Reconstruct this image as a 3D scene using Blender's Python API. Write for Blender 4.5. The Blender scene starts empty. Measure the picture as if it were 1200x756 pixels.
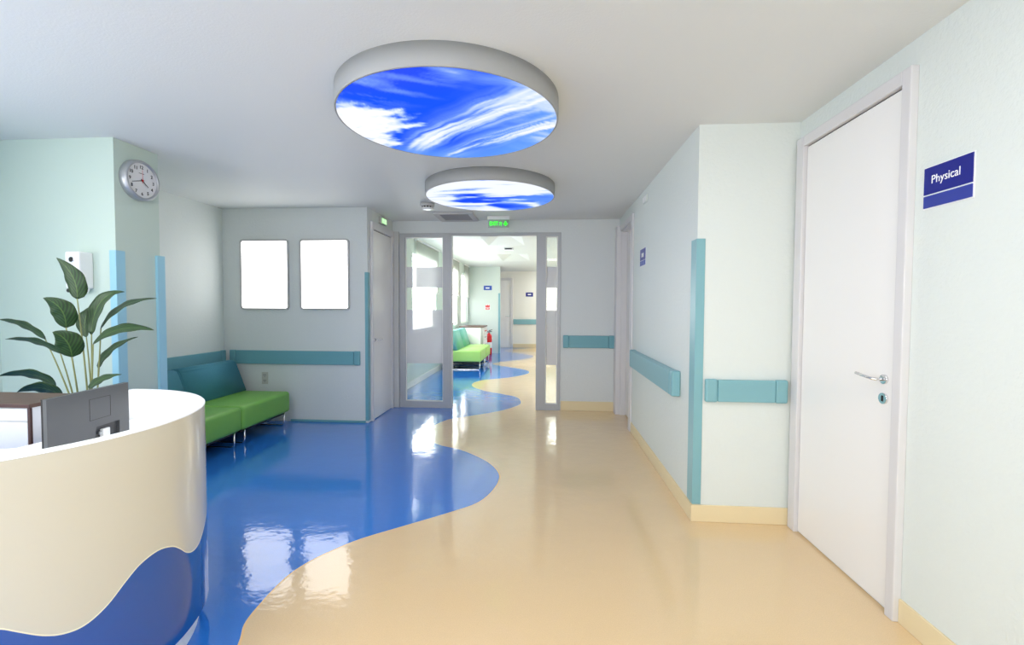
import bpy, bmesh, math
from mathutils import Vector, Matrix, noise

scene = bpy.context.scene
COL = scene.collection
PI = math.pi
PARENT_ORIGIN = {}

# ------------------------------------------------------------------ materials
def lin(h):
    h = h.lstrip('#')
    out = []
    for i in (0, 2, 4):
        c = int(h[i:i+2], 16) / 255
        out.append(c/12.92 if c <= .04045 else ((c+.055)/1.055)**2.4)
    return (*out, 1.0)

def mat(name, color, rough=.5, metal=0.0, spec=.5, bump=None, coat=0.0, speckle=None, coat_rough=.05):
    m = bpy.data.materials.new(name)
    m.use_nodes = True
    nt = m.node_tree
    b = nt.nodes['Principled BSDF']
    c = lin(color) if isinstance(color, str) else color
    b.inputs['Base Color'].default_value = c
    b.inputs['Roughness'].default_value = rough
    b.inputs['Metallic'].default_value = metal
    b.inputs['Specular IOR Level'].default_value = spec
    b.inputs['Coat Weight'].default_value = coat
    b.inputs['Coat Roughness'].default_value = coat_rough
    tc = nt.nodes.new('ShaderNodeTexCoord')
    if speckle:
        scale, amt = speckle
        n = nt.nodes.new('ShaderNodeTexNoise')
        n.inputs['Scale'].default_value = scale
        n.inputs['Detail'].default_value = 3
        nt.links.new(tc.outputs['Object'], n.inputs['Vector'])
        mix = nt.nodes.new('ShaderNodeMix')
        mix.data_type = 'RGBA'
        mix.inputs['A'].default_value = tuple(min(1, v*(1-amt)) for v in c[:3]) + (1,)
        mix.inputs['B'].default_value = tuple(min(1, v*(1+amt)) for v in c[:3]) + (1,)
        nt.links.new(n.outputs['Fac'], mix.inputs['Factor'])
        nt.links.new(mix.outputs['Result'], b.inputs['Base Color'])
    if bump:
        prev = None
        for (scale, strength, dist) in bump:
            n = nt.nodes.new('ShaderNodeTexNoise')
            n.inputs['Scale'].default_value = scale
            n.inputs['Detail'].default_value = 2
            nt.links.new(tc.outputs['Object'], n.inputs['Vector'])
            bp = nt.nodes.new('ShaderNodeBump')
            bp.inputs['Strength'].default_value = strength
            bp.inputs['Distance'].default_value = dist
            nt.links.new(n.outputs['Fac'], bp.inputs['Height'])
            if prev:
                nt.links.new(prev.outputs['Normal'], bp.inputs['Normal'])
            prev = bp
        nt.links.new(prev.outputs['Normal'], b.inputs['Normal'])
        if coat:
            nt.links.new(prev.outputs['Normal'], b.inputs['Coat Normal'])
    return m

def emit(name, color, strength):
    m = bpy.data.materials.new(name)
    m.use_nodes = True
    nt = m.node_tree
    nt.nodes.clear()
    o = nt.nodes.new('ShaderNodeOutputMaterial')
    e = nt.nodes.new('ShaderNodeEmission')
    e.inputs['Color'].default_value = lin(color) if isinstance(color, str) else color
    e.inputs['Strength'].default_value = strength
    nt.links.new(e.outputs[0], o.inputs['Surface'])
    return m

def clear_glass(name, tint=(.96, .985, .975, 1), refl=1.0):
    m = bpy.data.materials.new(name)
    m.use_nodes = True
    nt = m.node_tree
    nt.nodes.clear()
    o = nt.nodes.new('ShaderNodeOutputMaterial')
    t = nt.nodes.new('ShaderNodeBsdfTransparent')
    t.inputs['Color'].default_value = tint
    g = nt.nodes.new('ShaderNodeBsdfGlossy')
    g.inputs['Roughness'].default_value = .02
    fr = nt.nodes.new('ShaderNodeFresnel')
    fr.inputs['IOR'].default_value = 1.45
    mx = nt.nodes.new('ShaderNodeMixShader')
    nt.links.new(fr.outputs[0], mx.inputs[0])
    nt.links.new(t.outputs[0], mx.inputs[1])
    nt.links.new(g.outputs[0], mx.inputs[2])
    nt.links.new(mx.outputs[0], o.inputs['Surface'])
    return m

def veil(name, color, opacity, translucent=.5):
    """frosted film or blind cloth: part see-through, part scattering"""
    m = bpy.data.materials.new(name)
    m.use_nodes = True
    nt = m.node_tree
    nt.nodes.clear()
    o = nt.nodes.new('ShaderNodeOutputMaterial')
    t = nt.nodes.new('ShaderNodeBsdfTransparent')
    d = nt.nodes.new('ShaderNodeBsdfDiffuse')
    tr = nt.nodes.new('ShaderNodeBsdfTranslucent')
    for n in (d, tr):
        n.inputs['Color'].default_value = lin(color)
    m1 = nt.nodes.new('ShaderNodeMixShader')
    m1.inputs[0].default_value = translucent
    nt.links.new(d.outputs[0], m1.inputs[1])
    nt.links.new(tr.outputs[0], m1.inputs[2])
    m2 = nt.nodes.new('ShaderNodeMixShader')
    m2.inputs[0].default_value = opacity
    nt.links.new(t.outputs[0], m2.inputs[1])
    nt.links.new(m1.outputs[0], m2.inputs[2])
    nt.links.new(m2.outputs[0], o.inputs['Surface'])
    return m

WALL_BUMP = [(60, .42, .006)]
M = dict(
    wall_white=mat('paint_white', '#dde3df', .55, bump=WALL_BUMP, spec=.3),
    wall_mint=mat('paint_mint', '#c8d8ce', .5, bump=[(60, .08, .004)], spec=.3),
    wall_grey=mat('paint_grey', '#d9dddd', .55, bump=WALL_BUMP, spec=.3),
    wall_far=mat('paint_pale_mint', '#d3dfd8', .55, spec=.3),
    wall_cream=mat('paint_cream', '#ecebe4', .55, spec=.3),
    ceiling=mat('ceiling_paint', '#e2e4e2', .55, bump=[(95, .22, .004)], spec=.3),
    ceiling_far=mat('ceiling_paint_far', '#d9dfdb', .6, spec=.3),
    blue_floor=mat('vinyl_blue', '#2f7ad4', .09, bump=[(7, .34, .006), (45, .20, .002)], speckle=(260, .16), coat=.5, coat_rough=.04),
    beige_floor=mat('vinyl_beige', '#e5c79b', .10, bump=[(7, .34, .006), (45, .20, .002)], speckle=(240, .14), coat=.5, coat_rough=.04),
    floor_line=mat('vinyl_edge', '#ecc68c', .2),
    baseboard=mat('baseboard_beige', '#e9d7ae', .35),
    white_trim=mat('trim_white', '#eeeeea', .35),
    teal=mat('rail_teal', '#80b1b9', .35),
    teal_shaded=mat('rail_teal_shaded', '#6ea6b2', .35),  # rail teal darkened to carry the shade of alcove and back wall
    sky_teal=mat('guard_light_blue', '#9ccfe2', .35),
    teal_dark=mat('rail_groove', '#4a8490', .5),
    door=mat('door_lacquer', '#f2f0ee', .25),
    door_frame=mat('door_frame_lacquer', '#dbd9da', .35),
    alu=mat('frame_grey_aluminium', '#b6b7ba', .35, metal=.05),
    alu_light=mat('frame_pale', '#c9c9c8', .4),
    chrome=mat('chrome', '#e8e8ea', .08, metal=1),
    brushed=mat('brushed_steel', '#b9bcc0', .3, metal=1),
    black=mat('black_plastic', '#141416', .45),
    dark=mat('dark_gap', '#2a2826', .7),
    grey_plastic=mat('grey_plastic', '#bcbcbc', .45),
    white_plastic=mat('white_plastic', '#f0f1f1', .3),
    light_rim=mat('lamp_rim_grey', '#a0a1a1', .45),
    cream=mat('desk_cream', '#d6d0be', .14, bump=[(14, .05, .004)], coat=.3),
    desk_blue=mat('desk_blue', '#1554a8', .12, coat=.3),
    desk_line=mat('desk_line_cream', '#f3ebcf', .2),
    cabinet_white=mat('cabinet_white', '#d6d8de', .35),
    desk_white=mat('desk_white', '#fafafa', .3),
    monitor=mat('monitor_grey', '#5b5d60', .38, metal=.2),
    recess_dark=mat('recess_grey', '#3c3d40', .5),
    wood=mat('dark_wood', '#543a2f', .4, speckle=(18, .3)),
    wood_edge=mat('wood_edge', '#3a1613', .45),
    green=mat('green_leatherette', '#74b04c', .42, bump=[(300, .08, .001)]),
    backrest=mat('teal_fabric', '#42879b', .75, bump=[(420, .5, .002)], speckle=(500, .35)),
    green_lit=mat('green_leatherette_lit', '#a2d470', .42),  # sofa green lightened to carry the bright corridor light
    backrest_lit=mat('teal_leatherette_lit', '#74bdb6', .5),  # backrest teal with the corridor brightness put into its colour
    navy=mat('sign_navy', '#0b1684', .3),
    navy_pale=mat('sign_navy_pale', '#2b3a9a', .3),
    sign_blue=mat('sign_blue', '#2c4fb0', .3),
    white_paint=mat('lettering_white', '#ffffff', .4),
    red=mat('extinguisher_red', '#d3151b', .25),
    red_paint=mat('sign_red', '#d82a24', .4),
    stem=mat('stem_green', '#8f9460', .5),
    soil=mat('potting_soil', '#3a2a20', .9),
    pot=mat('pot_grey', '#b9b4aa', .6),
    clock_face=mat('clock_face', '#e4e4e6', .35),
    clock_rim=mat('clock_rim_silver', '#b4b6ba', .38, metal=.6),
    clock_red=mat('clock_red', '#d01020', .4),
    outlet=mat('outlet_plate', '#bdbdb8', .4),
    vent=mat('vent_grey', '#9b9a9c', .5),
    vent_frame=mat('vent_frame', '#c4c2c2', .45),
    daylight=emit('daylight_pane', (.97, .985, 1, 1), 4.5),
    daylight_end=emit('daylight_pane_end', (.97, .99, 1, 1), 2.4),
    daylight_far=emit('daylight_pane_far', (.97, .99, 1, 1), 8.5),
    lightbox=emit('lightbox_diffuser', (1, 1, 1, 1), 2.2),
    exit_green=emit('exit_green', (.03, .9, .02, 1), 1.3),
    exit_pale=emit('exit_pale_green', (.45, .9, .4, 1), 1.0),
    glass=clear_glass('clear_glass'),
    exit_glass=veil('exit_acrylic', '#a8bfae', .35),
    frost=veil('frosted_film', '#e8e6eb', .72, .5),
    blind=veil('blind_cloth', '#d4d6d0', .62, .45),
)

def leaf_material():
    m = bpy.data.materials.new('leaf_green')
    m.use_nodes = True
    nt = m.node_tree
    b = nt.nodes['Principled BSDF']
    b.inputs['Roughness'].default_value = .5
    uv = nt.nodes.new('ShaderNodeUVMap')
    sep = nt.nodes.new('ShaderNodeSeparateXYZ')
    nt.links.new(uv.outputs[0], sep.inputs[0])
    # side veins: stripes along v + |u|
    ab = nt.nodes.new('ShaderNodeMath'); ab.operation = 'ABSOLUTE'
    nt.links.new(sep.outputs[0], ab.inputs[0])
    ml = nt.nodes.new('ShaderNodeMath'); ml.operation = 'MULTIPLY_ADD'
    nt.links.new(ab.outputs[0], ml.inputs[0]); ml.inputs[1].default_value = -.35
    nt.links.new(sep.outputs[1], ml.inputs[2])
    sn = nt.nodes.new('ShaderNodeMath'); sn.operation = 'MULTIPLY'
    nt.links.new(ml.outputs[0], sn.inputs[0]); sn.inputs[1].default_value = 55
    s2 = nt.nodes.new('ShaderNodeMath'); s2.operation = 'SINE'
    nt.links.new(sn.outputs[0], s2.inputs[0])
    ramp = nt.nodes.new('ShaderNodeValToRGB')
    ramp.color_ramp.elements[0].color = lin('#1d3317')
    ramp.color_ramp.elements[1].color = lin('#2e5022')
    ramp.color_ramp.elements[0].position = .1
    mp = nt.nodes.new('ShaderNodeMapRange')
    mp.inputs['From Min'].default_value = -1
    nt.links.new(s2.outputs[0], mp.inputs['Value'])
    nt.links.new(mp.outputs[0], ramp.inputs[0])
    # pale midrib
    lt = nt.nodes.new('ShaderNodeMath'); lt.operation = 'LESS_THAN'; lt.inputs[1].default_value = .05
    nt.links.new(ab.outputs[0], lt.inputs[0])
    mx = nt.nodes.new('ShaderNodeMix'); mx.data_type = 'RGBA'
    nt.links.new(lt.outputs[0], mx.inputs['Factor'])
    nt.links.new(ramp.outputs[0], mx.inputs['A'])
    mx.inputs['B'].default_value = lin('#4d6a30')
    nt.links.new(mx.outputs['Result'], b.inputs['Base Color'])
    return m
M['leaf'] = leaf_material()

# ------------------------------------------------------------------ mesh helpers (world coordinates)
def box(bm, x0, x1, y0, y1, z0, z1, bev=0.0, seg=2, mi=0):
    r = bmesh.ops.create_cube(bm, size=1)
    vs = r['verts']
    for v in vs:
        v.co = Vector(((x0+x1)/2 + v.co.x*(x1-x0), (y0+y1)/2 + v.co.y*(y1-y0), (z0+z1)/2 + v.co.z*(z1-z0)))
    fs = {f for v in vs for f in v.link_faces}
    if bev:
        es = {e for v in vs for e in v.link_edges}
        q = bmesh.ops.bevel(bm, geom=list(es), offset=bev, segments=seg, affect='EDGES', profile=.5)
        fs = {f for f in fs if f.is_valid} | set(q['faces'])
    for f in fs:
        if f.is_valid:
            f.material_index = mi
            f.smooth = False
    return bm

def B(*a, **k):
    bm = bmesh.new()
    return box(bm, *a, **k)

def tube(bm, pts, r, n=10, mi=0, closed=False, radii=None):
    pts = [Vector(p) for p in pts]
    rings = []
    up = None
    for i, p in enumerate(pts):
        a = pts[i-1] if i > 0 or closed else p
        b = pts[(i+1) % len(pts)] if i < len(pts)-1 or closed else p
        d = (b-a).normalized()
        if up is None:
            up = Vector((0, 0, 1)) if abs(d.z) < .9 else Vector((1, 0, 0))
        s = d.cross(up).normalized()
        up = s.cross(d).normalized()
        rr = radii[i] if radii else r
        rings.append([bm.verts.new(p + (s*math.cos(2*PI*k/n) + up*math.sin(2*PI*k/n))*rr) for k in range(n)])
    m = len(rings)
    for i in range(m if closed else m-1):
        A, Bq = rings[i], rings[(i+1) % m]
        for k in range(n):
            f = bm.faces.new((A[k], A[(k+1) % n], Bq[(k+1) % n], Bq[k]))
            f.smooth = True
            f.material_index = mi
    if not closed:
        bm.faces.new(list(reversed(rings[0]))).material_index = mi
        bm.faces.new(rings[-1]).material_index = mi
    return bm

def lathe(bm, prof, c, axis='z', n=48, mi=0, smooth=True, cap=True):
    """prof: list of (radius, height) revolved about axis through c"""
    c = Vector(c)
    def P(r, h, a):
        u, v = r*math.cos(a), r*math.sin(a)
        if axis == 'z': return c + Vector((u, v, h))
        if axis == 'x': return c + Vector((h, u, v))
        return c + Vector((u, h, v))
    rings = [[bm.verts.new(P(r, h, 2*PI*k/n)) for k in range(n)] for r, h in prof]
    for i in range(len(rings)-1):
        for k in range(n):
            f = bm.faces.new((rings[i][k], rings[i][(k+1) % n], rings[i+1][(k+1) % n], rings[i+1][k]))
            f.smooth = smooth
            f.material_index = mi
    if cap:
        for q in (rings[0], rings[-1]):
            bm.faces.new(q).material_index = mi
    return bm

def prism(bm, poly, lo, hi, mi=0, axis='z'):
    """extrude a 2-D polygon between lo and hi along axis; poly in the two other axes"""
    def P(a, b, h):
        return {'z': (a, b, h), 'y': (a, h, b), 'x': (h, a, b)}[axis]
    A = [bm.verts.new(P(a, b, lo)) for a, b in poly]
    Bq = [bm.verts.new(P(a, b, hi)) for a, b in poly]
    n = len(poly)
    fs = [bm.faces.new(list(reversed(A))), bm.faces.new(Bq)]
    for k in range(n):
        fs.append(bm.faces.new((A[k], A[(k+1) % n], Bq[(k+1) % n], Bq[k])))
    for f in fs:
        f.material_index = mi
    return bm

def rrect(a0, a1, b0, b1, r, n=6):
    out = []
    for cx, cy, s in ((a1-r, b1-r, 0), (a0+r, b1-r, 1), (a0+r, b0+r, 2), (a1-r, b0+r, 3)):
        for k in range(n+1):
            t = s*PI/2 + k/n*PI/2
            out.append((cx+r*math.cos(t), cy+r*math.sin(t)))
    return out

def frame_prism(bm, outer, inner, lo, hi, axis, mi=0):
    """ring between two loops of equal length"""
    def P(q, h):
        a, b = q
        return {'z': (a, b, h), 'y': (a, h, b), 'x': (h, a, b)}[axis]
    L = [[bm.verts.new(P(q, h)) for q in lp] for lp in (outer, inner) for h in (lo, hi)]
    n = len(outer)
    for i, j in ((0, 1), (1, 3), (3, 2), (2, 0)):
        for k in range(n):
            f = bm.faces.new((L[i][k], L[i][(k+1) % n], L[j][(k+1) % n], L[j][k]))
            f.material_index = mi
    return bm

def text_bm(s, height, origin, right, up, depth=.001, width=None, center=True, bold=0.0):
    cu = bpy.data.curves.new('tmp_text', 'FONT')
    cu.body = s
    cu.size = 1
    cu.resolution_u = 4
    cu.offset = bold
    o = bpy.data.objects.new('tmp_text', cu)
    COL.objects.link(o)
    bpy.context.view_layer.update()
    me = bpy.data.meshes.new_from_object(o.evaluated_get(bpy.context.evaluated_depsgraph_get()))
    bpy.data.objects.remove(o)
    bpy.data.curves.remove(cu)
    bm = bmesh.new()
    bm.from_mesh(me)
    bpy.data.meshes.remove(me)
    xs = [v.co.x for v in bm.verts]; ys = [v.co.y for v in bm.verts]
    x0, x1, y0, y1 = min(xs), max(xs), min(ys), max(ys)
    k = height/(y1-y0)
    kx = width/(x1-x0) if width else k
    right, up, origin = Vector(right), Vector(up), Vector(origin)
    nrm = right.cross(up)
    for v in bm.verts:
        a, b = (v.co.x-x0)*kx, (v.co.y-y0)*k
        if center:
            a -= (x1-x0)*kx/2; b -= height/2
        v.co = origin + right*a + up*b
    ex = bmesh.ops.extrude_face_region(bm, geom=bm.faces[:])
    for v in [g for g in ex['geom'] if isinstance(g, bmesh.types.BMVert)]:
        v.co += nrm*depth
    return bm

def finish(bm):
    bmesh.ops.recalc_face_normals(bm, faces=bm.faces[:])

def obj(name, bm, mats, parent=None, origin=None, fix=True):
    """link one mesh object; bm is in world coordinates"""
    if fix:
        finish(bm)
    if parent is not None:
        org = PARENT_ORIGIN[parent]
    elif origin is not None:
        org = Vector(origin)
    else:
        lo = Vector((min(v.co.x for v in bm.verts), min(v.co.y for v in bm.verts), min(v.co.z for v in bm.verts)))
        hi = Vector((max(v.co.x for v in bm.verts), max(v.co.y for v in bm.verts), max(v.co.z for v in bm.verts)))
        org = Vector(((lo.x+hi.x)/2, (lo.y+hi.y)/2, lo.z))
    for v in bm.verts:
        v.co -= org
    me = bpy.data.meshes.new(name)
    bm.to_mesh(me)
    bm.free()
    if not isinstance(mats, (list, tuple)):
        mats = [mats]
    for m in mats:
        me.materials.append(M[m] if isinstance(m, str) else m)
    o = bpy.data.objects.new(name, me)
    COL.objects.link(o)
    if parent is not None:
        o.parent = parent
    else:
        o.location = org
    PARENT_ORIGIN[o] = org
    return o

def tag(o, label, cat, group=None):
    o['label'] = label
    o['category'] = cat
    if group:
        o['group'] = group
    return o

def thing(name, loc, label, cat, group=None):
    o = bpy.data.objects.new(name, None)
    o.empty_display_size = .1
    o.location = loc
    COL.objects.link(o)
    PARENT_ORIGIN[o] = Vector(loc)
    return tag(o, label, cat, group)

def struct(name, bm, mats, **k):
    o = obj(name, bm, mats, **k)
    o['kind'] = 'structure'
    return o

def dup(root, loc, label, group=None, mats=None):
    """a copy of a thing with copies of its parts and their sub-parts"""
    def cp(o, parent):
        c = o.copy()
        COL.objects.link(c)
        if parent is not None:
            c.parent = parent
        for ch in [x for x in o.children]:
            cp(ch, c)
        return c
    r = cp(root, None)
    r.location = loc
    r['label'] = label
    if group:
        r['group'] = group
    return r

def smooth_curve(pts, sub=8):
    out = []
    n = len(pts)
    for i in range(n-1):
        p0, p1, p2, p3 = (Vector(pts[max(0, i-1)]), Vector(pts[i]), Vector(pts[i+1]), Vector(pts[min(n-1, i+2)]))
        for k in range(sub):
            t = k/sub
            out.append(.5*((2*p1) + (p2-p0)*t + (2*p0-5*p1+4*p2-p3)*t*t + (-p0+3*p1-3*p2+p3)*t**3))
    out.append(Vector(pts[-1]))
    return out

# ------------------------------------------------------------------ camera
CAM = Vector((0, 0, 1.367))
F_PX, PITCH, YAW, ROLL = 531.476, -.03504, -.074458, .0045387
cd = bpy.data.cameras.new('camera')
cam = bpy.data.objects.new('camera', cd)
COL.objects.link(cam)
cd.sensor_width = 36
cd.lens = F_PX/1200*36
cd.clip_start = .05
fw = Vector((math.sin(YAW)*math.cos(PITCH), math.cos(YAW)*math.cos(PITCH), math.sin(PITCH)))
rt = Vector((math.cos(YAW), -math.sin(YAW), 0))
up = rt.cross(fw)
rt2 = rt*math.cos(ROLL) + up*math.sin(ROLL)
up2 = -rt*math.sin(ROLL) + up*math.cos(ROLL)
cam.matrix_world = Matrix(((rt2.x, up2.x, -fw.x, CAM.x), (rt2.y, up2.y, -fw.y, CAM.y), (rt2.z, up2.z, -fw.z, CAM.z), (0, 0, 0, 1)))
scene.camera = cam

# ------------------------------------------------------------------ setting
XA, YB, XC, YD, XE, YF, XG, YP, XP = 1.55, 2.94, .945, 5.98, -2.06, 5.12, -3.82, 2.905, -2.935
YP2 = 3.26
CE, CEF = 2.503, 2.53
YBACK = -2.6
XFL, YFW, YRW = -2.27, 13.2, 15.0

# floor: one sheet of blue and beige vinyl meeting in a wavy line
wave = [(-.62, -2.8), (-.55, -2.2), (-.66, -1.4), (-.82, -.6), (-.92, .2), (-1.0, .9), (-1.13, 1.4), (-1.223, 1.693), (-1.275, 1.807), (-1.292, 1.928),
        (-1.294, 2.129), (-1.258, 2.27), (-1.185, 2.4), (-1.069, 2.545), (-.846, 2.736), (-.646, 2.906), (-.466, 3.084), (-.383, 3.305),
        (-.357, 3.554), (-.41, 3.758), (-.546, 3.982), (-.79, 4.225), (-.999, 4.344), (-1.112, 4.455), (-1.235, 4.754), (-1.268, 5.02),
        (-1.208, 5.253), (-1.133, 5.396), (-.951, 5.542), (-.596, 5.862), (-.377, 6.207), (-.342, 6.464), (-.431, 6.801), (-.68, 7.026),
        (-.985, 7.271), (-1.189, 7.556), (-1.275, 7.82), (-1.253, 8.089), (-1.112, 8.344), (-.738, 8.637), (-.445, 9.017), (-.326, 9.397),
        (-.438, 9.782), (-.74, 10.109), (-1.092, 10.442), (-1.253, 10.757), (-1.082, 11.148), (-.581, 11.717), (-.319, 12.331),
        (-.454, 12.866), (-.985, 13.43), (-1.249, 13.868), (-1.115, 14.273), (-.729, 14.672), (-.341, 15.0), (-.1, 15.2)]
bm = bmesh.new()
wp = smooth_curve([(a, b, 0) for a, b in wave], 5)
prev = None
for p in wp:
    row = [bm.verts.new((-4.05, p.y, 0)), bm.verts.new((p.x-.006, p.y, 0)), bm.verts.new((p.x+.006, p.y, 0)), bm.verts.new((1.75, p.y, 0))]
    if prev:
        for k, mi in ((0, 0), (1, 2), (2, 1)):
            f = bm.faces.new((prev[k], prev[k+1], row[k+1], row[k]))
            f.material_index = mi
    prev = row
bmesh.ops.solidify(bm, geom=bm.faces[:], thickness=-.08) if False else None
fl = struct('floor', bm, ['blue_floor', 'beige_floor', 'floor_line'], origin=(0, 0, 0), fix=False)

# ceilings
struct('ceiling', B(-4.05, 1.75, YBACK-.15, 6.1, CE, CE+.12), 'ceiling')
bm = bmesh.new()
for a in ((-4.05, -1.10, 6.1, 15.2), (-.41, 1.75, 6.1, 15.2), (-1.10, -.41, 6.1, 7.17), (-1.10, -.41, 8.68, 10.09), (-1.10, -.41, 11.6, 15.2)):
    box(bm, *a, CEF, CEF+.03)
for y0, y1 in ((7.17, 8.68), (10.09, 11.6)):       # shallow pyramid coffers
    ap = bm.verts.new((-.755, (y0+y1)/2, 2.67))
    q = [bm.verts.new((x, y, CEF)) for x, y in ((-1.10, y0), (-.41, y0), (-.41, y1), (-1.10, y1))]
    for k in range(4):
        bm.faces.new((q[k], q[(k+1) % 4], ap))
struct('ceiling_corridor', bm, 'ceiling_far')

# walls of the near hall
struct('wall_right', B(XA, XA+.15, YBACK-.15, YB, 0, CE), 'wall_white')
struct('wall_step', B(XC, XA+.15, YB, YB+.15, 0, CE), 'wall_white')
bm = B(XC, XC+.15, YB+.15, 5.13, 0, CE)
box(bm, XC, XC+.15, 5.81, 6.1, 0, CE)
box(bm, XC, XC+.15, 5.13, 5.81, 2.32, CE)
struct('wall_hall_right', bm, 'wall_white')
bm = B(XE-.36, -1.965, YD, YD+.12, 0, CE)
box(bm, -1.965, .192, YD, YD+.12, 2.34, CEF+.03)
box(bm, .192, XC, YD, YD+.12, 0, CE)
struct('wall_back', bm, 'wall_grey')
struct('wall_alcove_right', B(XE-.15, XE, YF+.15, YD, 0, CE), 'wall_white')
struct('wall_alcove_back', B(XG-.15, XE, YF, YF+.15, 0, CE), 'wall_grey')
# left wall with the hall's window openings beside and behind the desk
WIN = [(-1.9, -.3), (.1, 1.7)]
bm = bmesh.new()
ys = [YBACK-.15] + [v for w in WIN for v in w] + [YP2]
for a, b in zip(ys[0::2], ys[1::2]):
    box(bm, XG-.15, XG, a, b, 0, CE)
for a, b in WIN:
    box(bm, XG-.15, XG, a, b, 0, .85)
    box(bm, XG-.15, XG, a, b, 2.25, CE)
struct('wall_left', bm, 'wall_mint')
struct('wall_alcove_left', B(XG-.15, XG, YP2, YF, 0, CE), 'wall_white')
struct('wall_pillar', B(XG, XP, YP, YP2, 0, CE), 'wall_mint')
WINB_ADDED = [(-3.2, -1.6), (-1.0, .8)]  # unseen rear windows, added to light the pillar and desk fronts
bm = bmesh.new()
xs = [XG-.15] + [v for w in WINB_ADDED for v in w] + [XA]
for a, b in zip(xs[0::2], xs[1::2]):
    box(bm, a, b, YBACK-.15, YBACK, 0, CE)
for a, b in WINB_ADDED:
    box(bm, a, b, YBACK-.15, YBACK, 0, .85)
    box(bm, a, b, YBACK-.15, YBACK, 2.25, CE)
struct('wall_rear', bm, 'wall_white')
nwin = 0
def window(name, fr, pane, pm):
    w = struct(name, fr, 'white_trim')
    p = obj('pane', pane, pm, w)
    return w
for a, b in WIN:
    fr = frame_prism(bmesh.new(), [(a, .85), (b, .85), (b, 2.25), (a, 2.25)], [(a+.05, .9), (b-.05, .9), (b-.05, 2.2), (a+.05, 2.2)], XG-.12, XG-.05, 'x')
    nwin += 1
    window('window_%d' % nwin, fr, B(XG-.11, XG-.09, a+.05, b-.05, .9, 2.2), 'daylight')
for a, b in WINB_ADDED:
    fr = frame_prism(bmesh.new(), [(a, .85), (b, .85), (b, 2.25), (a, 2.25)], [(a+.05, .9), (b-.05, .9), (b-.05, 2.2), (a+.05, 2.2)], YBACK-.12, YBACK-.05, 'y')
    nwin += 1
    window('window_%d' % nwin, fr, B(a+.05, b-.05, YBACK-.11, YBACK-.09, .9, 2.2), 'daylight')

# corridor beyond the glass
WINF = [(7.6, 9.25), (9.98, 11.5), (12.05, 13.05)]
bm = bmesh.new()
ys = [6.1] + [v for w in WINF for v in w] + [YFW]
for a, b in zip(ys[0::2], ys[1::2]):
    box(bm, XFL-.15, XFL, a, b, 0, CEF)
for a, b in WINF:
    box(bm, XFL-.15, XFL, a, b, 0, .91)
    box(bm, XFL-.15, XFL, a, b, 2.27, CEF)
struct('wall_corridor_left', bm, 'wall_far')
for a, b in WINF:
    fr = frame_prism(bmesh.new(), [(a, .91), (b, .91), (b, 2.27), (a, 2.27)], [(a+.04, .95), (b-.04, .95), (b-.04, 2.23), (a+.04, 2.23)], XFL-.1, XFL-.05, 'x')
    nwin += 1
    window('window_%d' % nwin, fr, B(XFL-.09, XFL-.07, a+.04, b-.04, .95, 2.23), 'daylight_end' if a > 12 else 'daylight_far')
struct('wall_corridor_front', B(XFL-.15, -1.34, YFW, YFW+.15, 0, CEF), 'wall_far')
struct('wall_corridor_end', B(-3.1, XC+.15, YRW, YRW+.15, 0, CEF), 'wall_cream')
struct('wall_recess_left', B(-3.1, -2.95, YFW+.15, YRW, 0, CEF), 'wall_cream')
struct('wall_corridor_right', B(XC, XC+.15, 6.1, YRW, 0, CEF), 'wall_cream')

# baseboards
struct('baseboard_right', B(XA-.012, XA, YBACK, 2.05, 0, .105, bev=.003), 'baseboard')
struct('baseboard_step', B(XC-.012, XA-.02, YB-.012, YB, 0, .108, bev=.003), 'baseboard')
struct('baseboard_hall', B(XC-.012, XC, YB, 5.015, 0, .108, bev=.003), 'baseboard')
struct('baseboard_back', B(.2, .885, YD-.012, YD, 0, .126, bev=.003), 'baseboard')
struct('baseboard_alcove', B(-3.0, XE-.03, YF-.014, YF, 0, .026, bev=.003), 'teal_shaded')
struct('baseboard_corridor_left', B(XFL, XFL+.015, 6.1, YFW, 0, .105, bev=.003), 'white_trim')
struct('baseboard_corridor_end', B(-1.08, XC, YRW-.015, YRW, 0, .133, bev=.003), 'baseboard')

# ---- doors
def lever(parent, rose, tip_dir, normal, length=.11):
    """lever handle: round rose, neck and lever"""
    rose = Vector(rose); n = Vector(normal); t = Vector(tip_dir)
    bm = bmesh.new()
    tube(bm, [rose, rose+n*.010], .0215, 20)
    tube(bm, [rose+n*.008, rose+n*.045, rose+n*.052+t*.012, rose+n*.055+t*length*.5, rose+n*.055+t*length], .007, 10)
    return obj('handle', bm, 'chrome', parent)
def keyhole(parent, c, normal):
    c = Vector(c); n = Vector(normal)
    k = obj('lock', tube(bmesh.new(), [c, c+n*.009], .025, 20), 'chrome', parent)
    s = .004
    bm = bmesh.new()
    d = n*.0098
    box(bm, c.x+d.x-.001, c.x+d.x+.001, c.y-.005, c.y+.005, c.z-.013, c.z+.013)
    obj('keyhole', bm, 'black', k)

# door_1: white door in the right wall
d1 = struct('door_1', B(XA-.012, XA, 2.106, 2.84, .012, 2.318, bev=.002), 'door')
bm = bmesh.new()
for a in ((2.050, 2.10), (2.845, 2.918)):
    box(bm, XA-.034, XA, a[0], a[1], 0, 2.385, bev=.004)
box(bm, XA-.034, XA, 2.10, 2.845, 2.325, 2.385, bev=.004)
obj('door_frame', bm, 'door_frame', d1)
obj('door_gap_shade', B(XA-.003, XA-.0005, 2.10, 2.845, 2.312, 2.326), 'dark', d1)  # dark strip painted in as the shadow line above the leaf
lever(d1, (XA-.012, 2.17, 1.045), (0, 1, .12), (-1, 0, 0))
keyhole(d1, (XA-.012, 2.171, .957), (-1, 0, 0))

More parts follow.
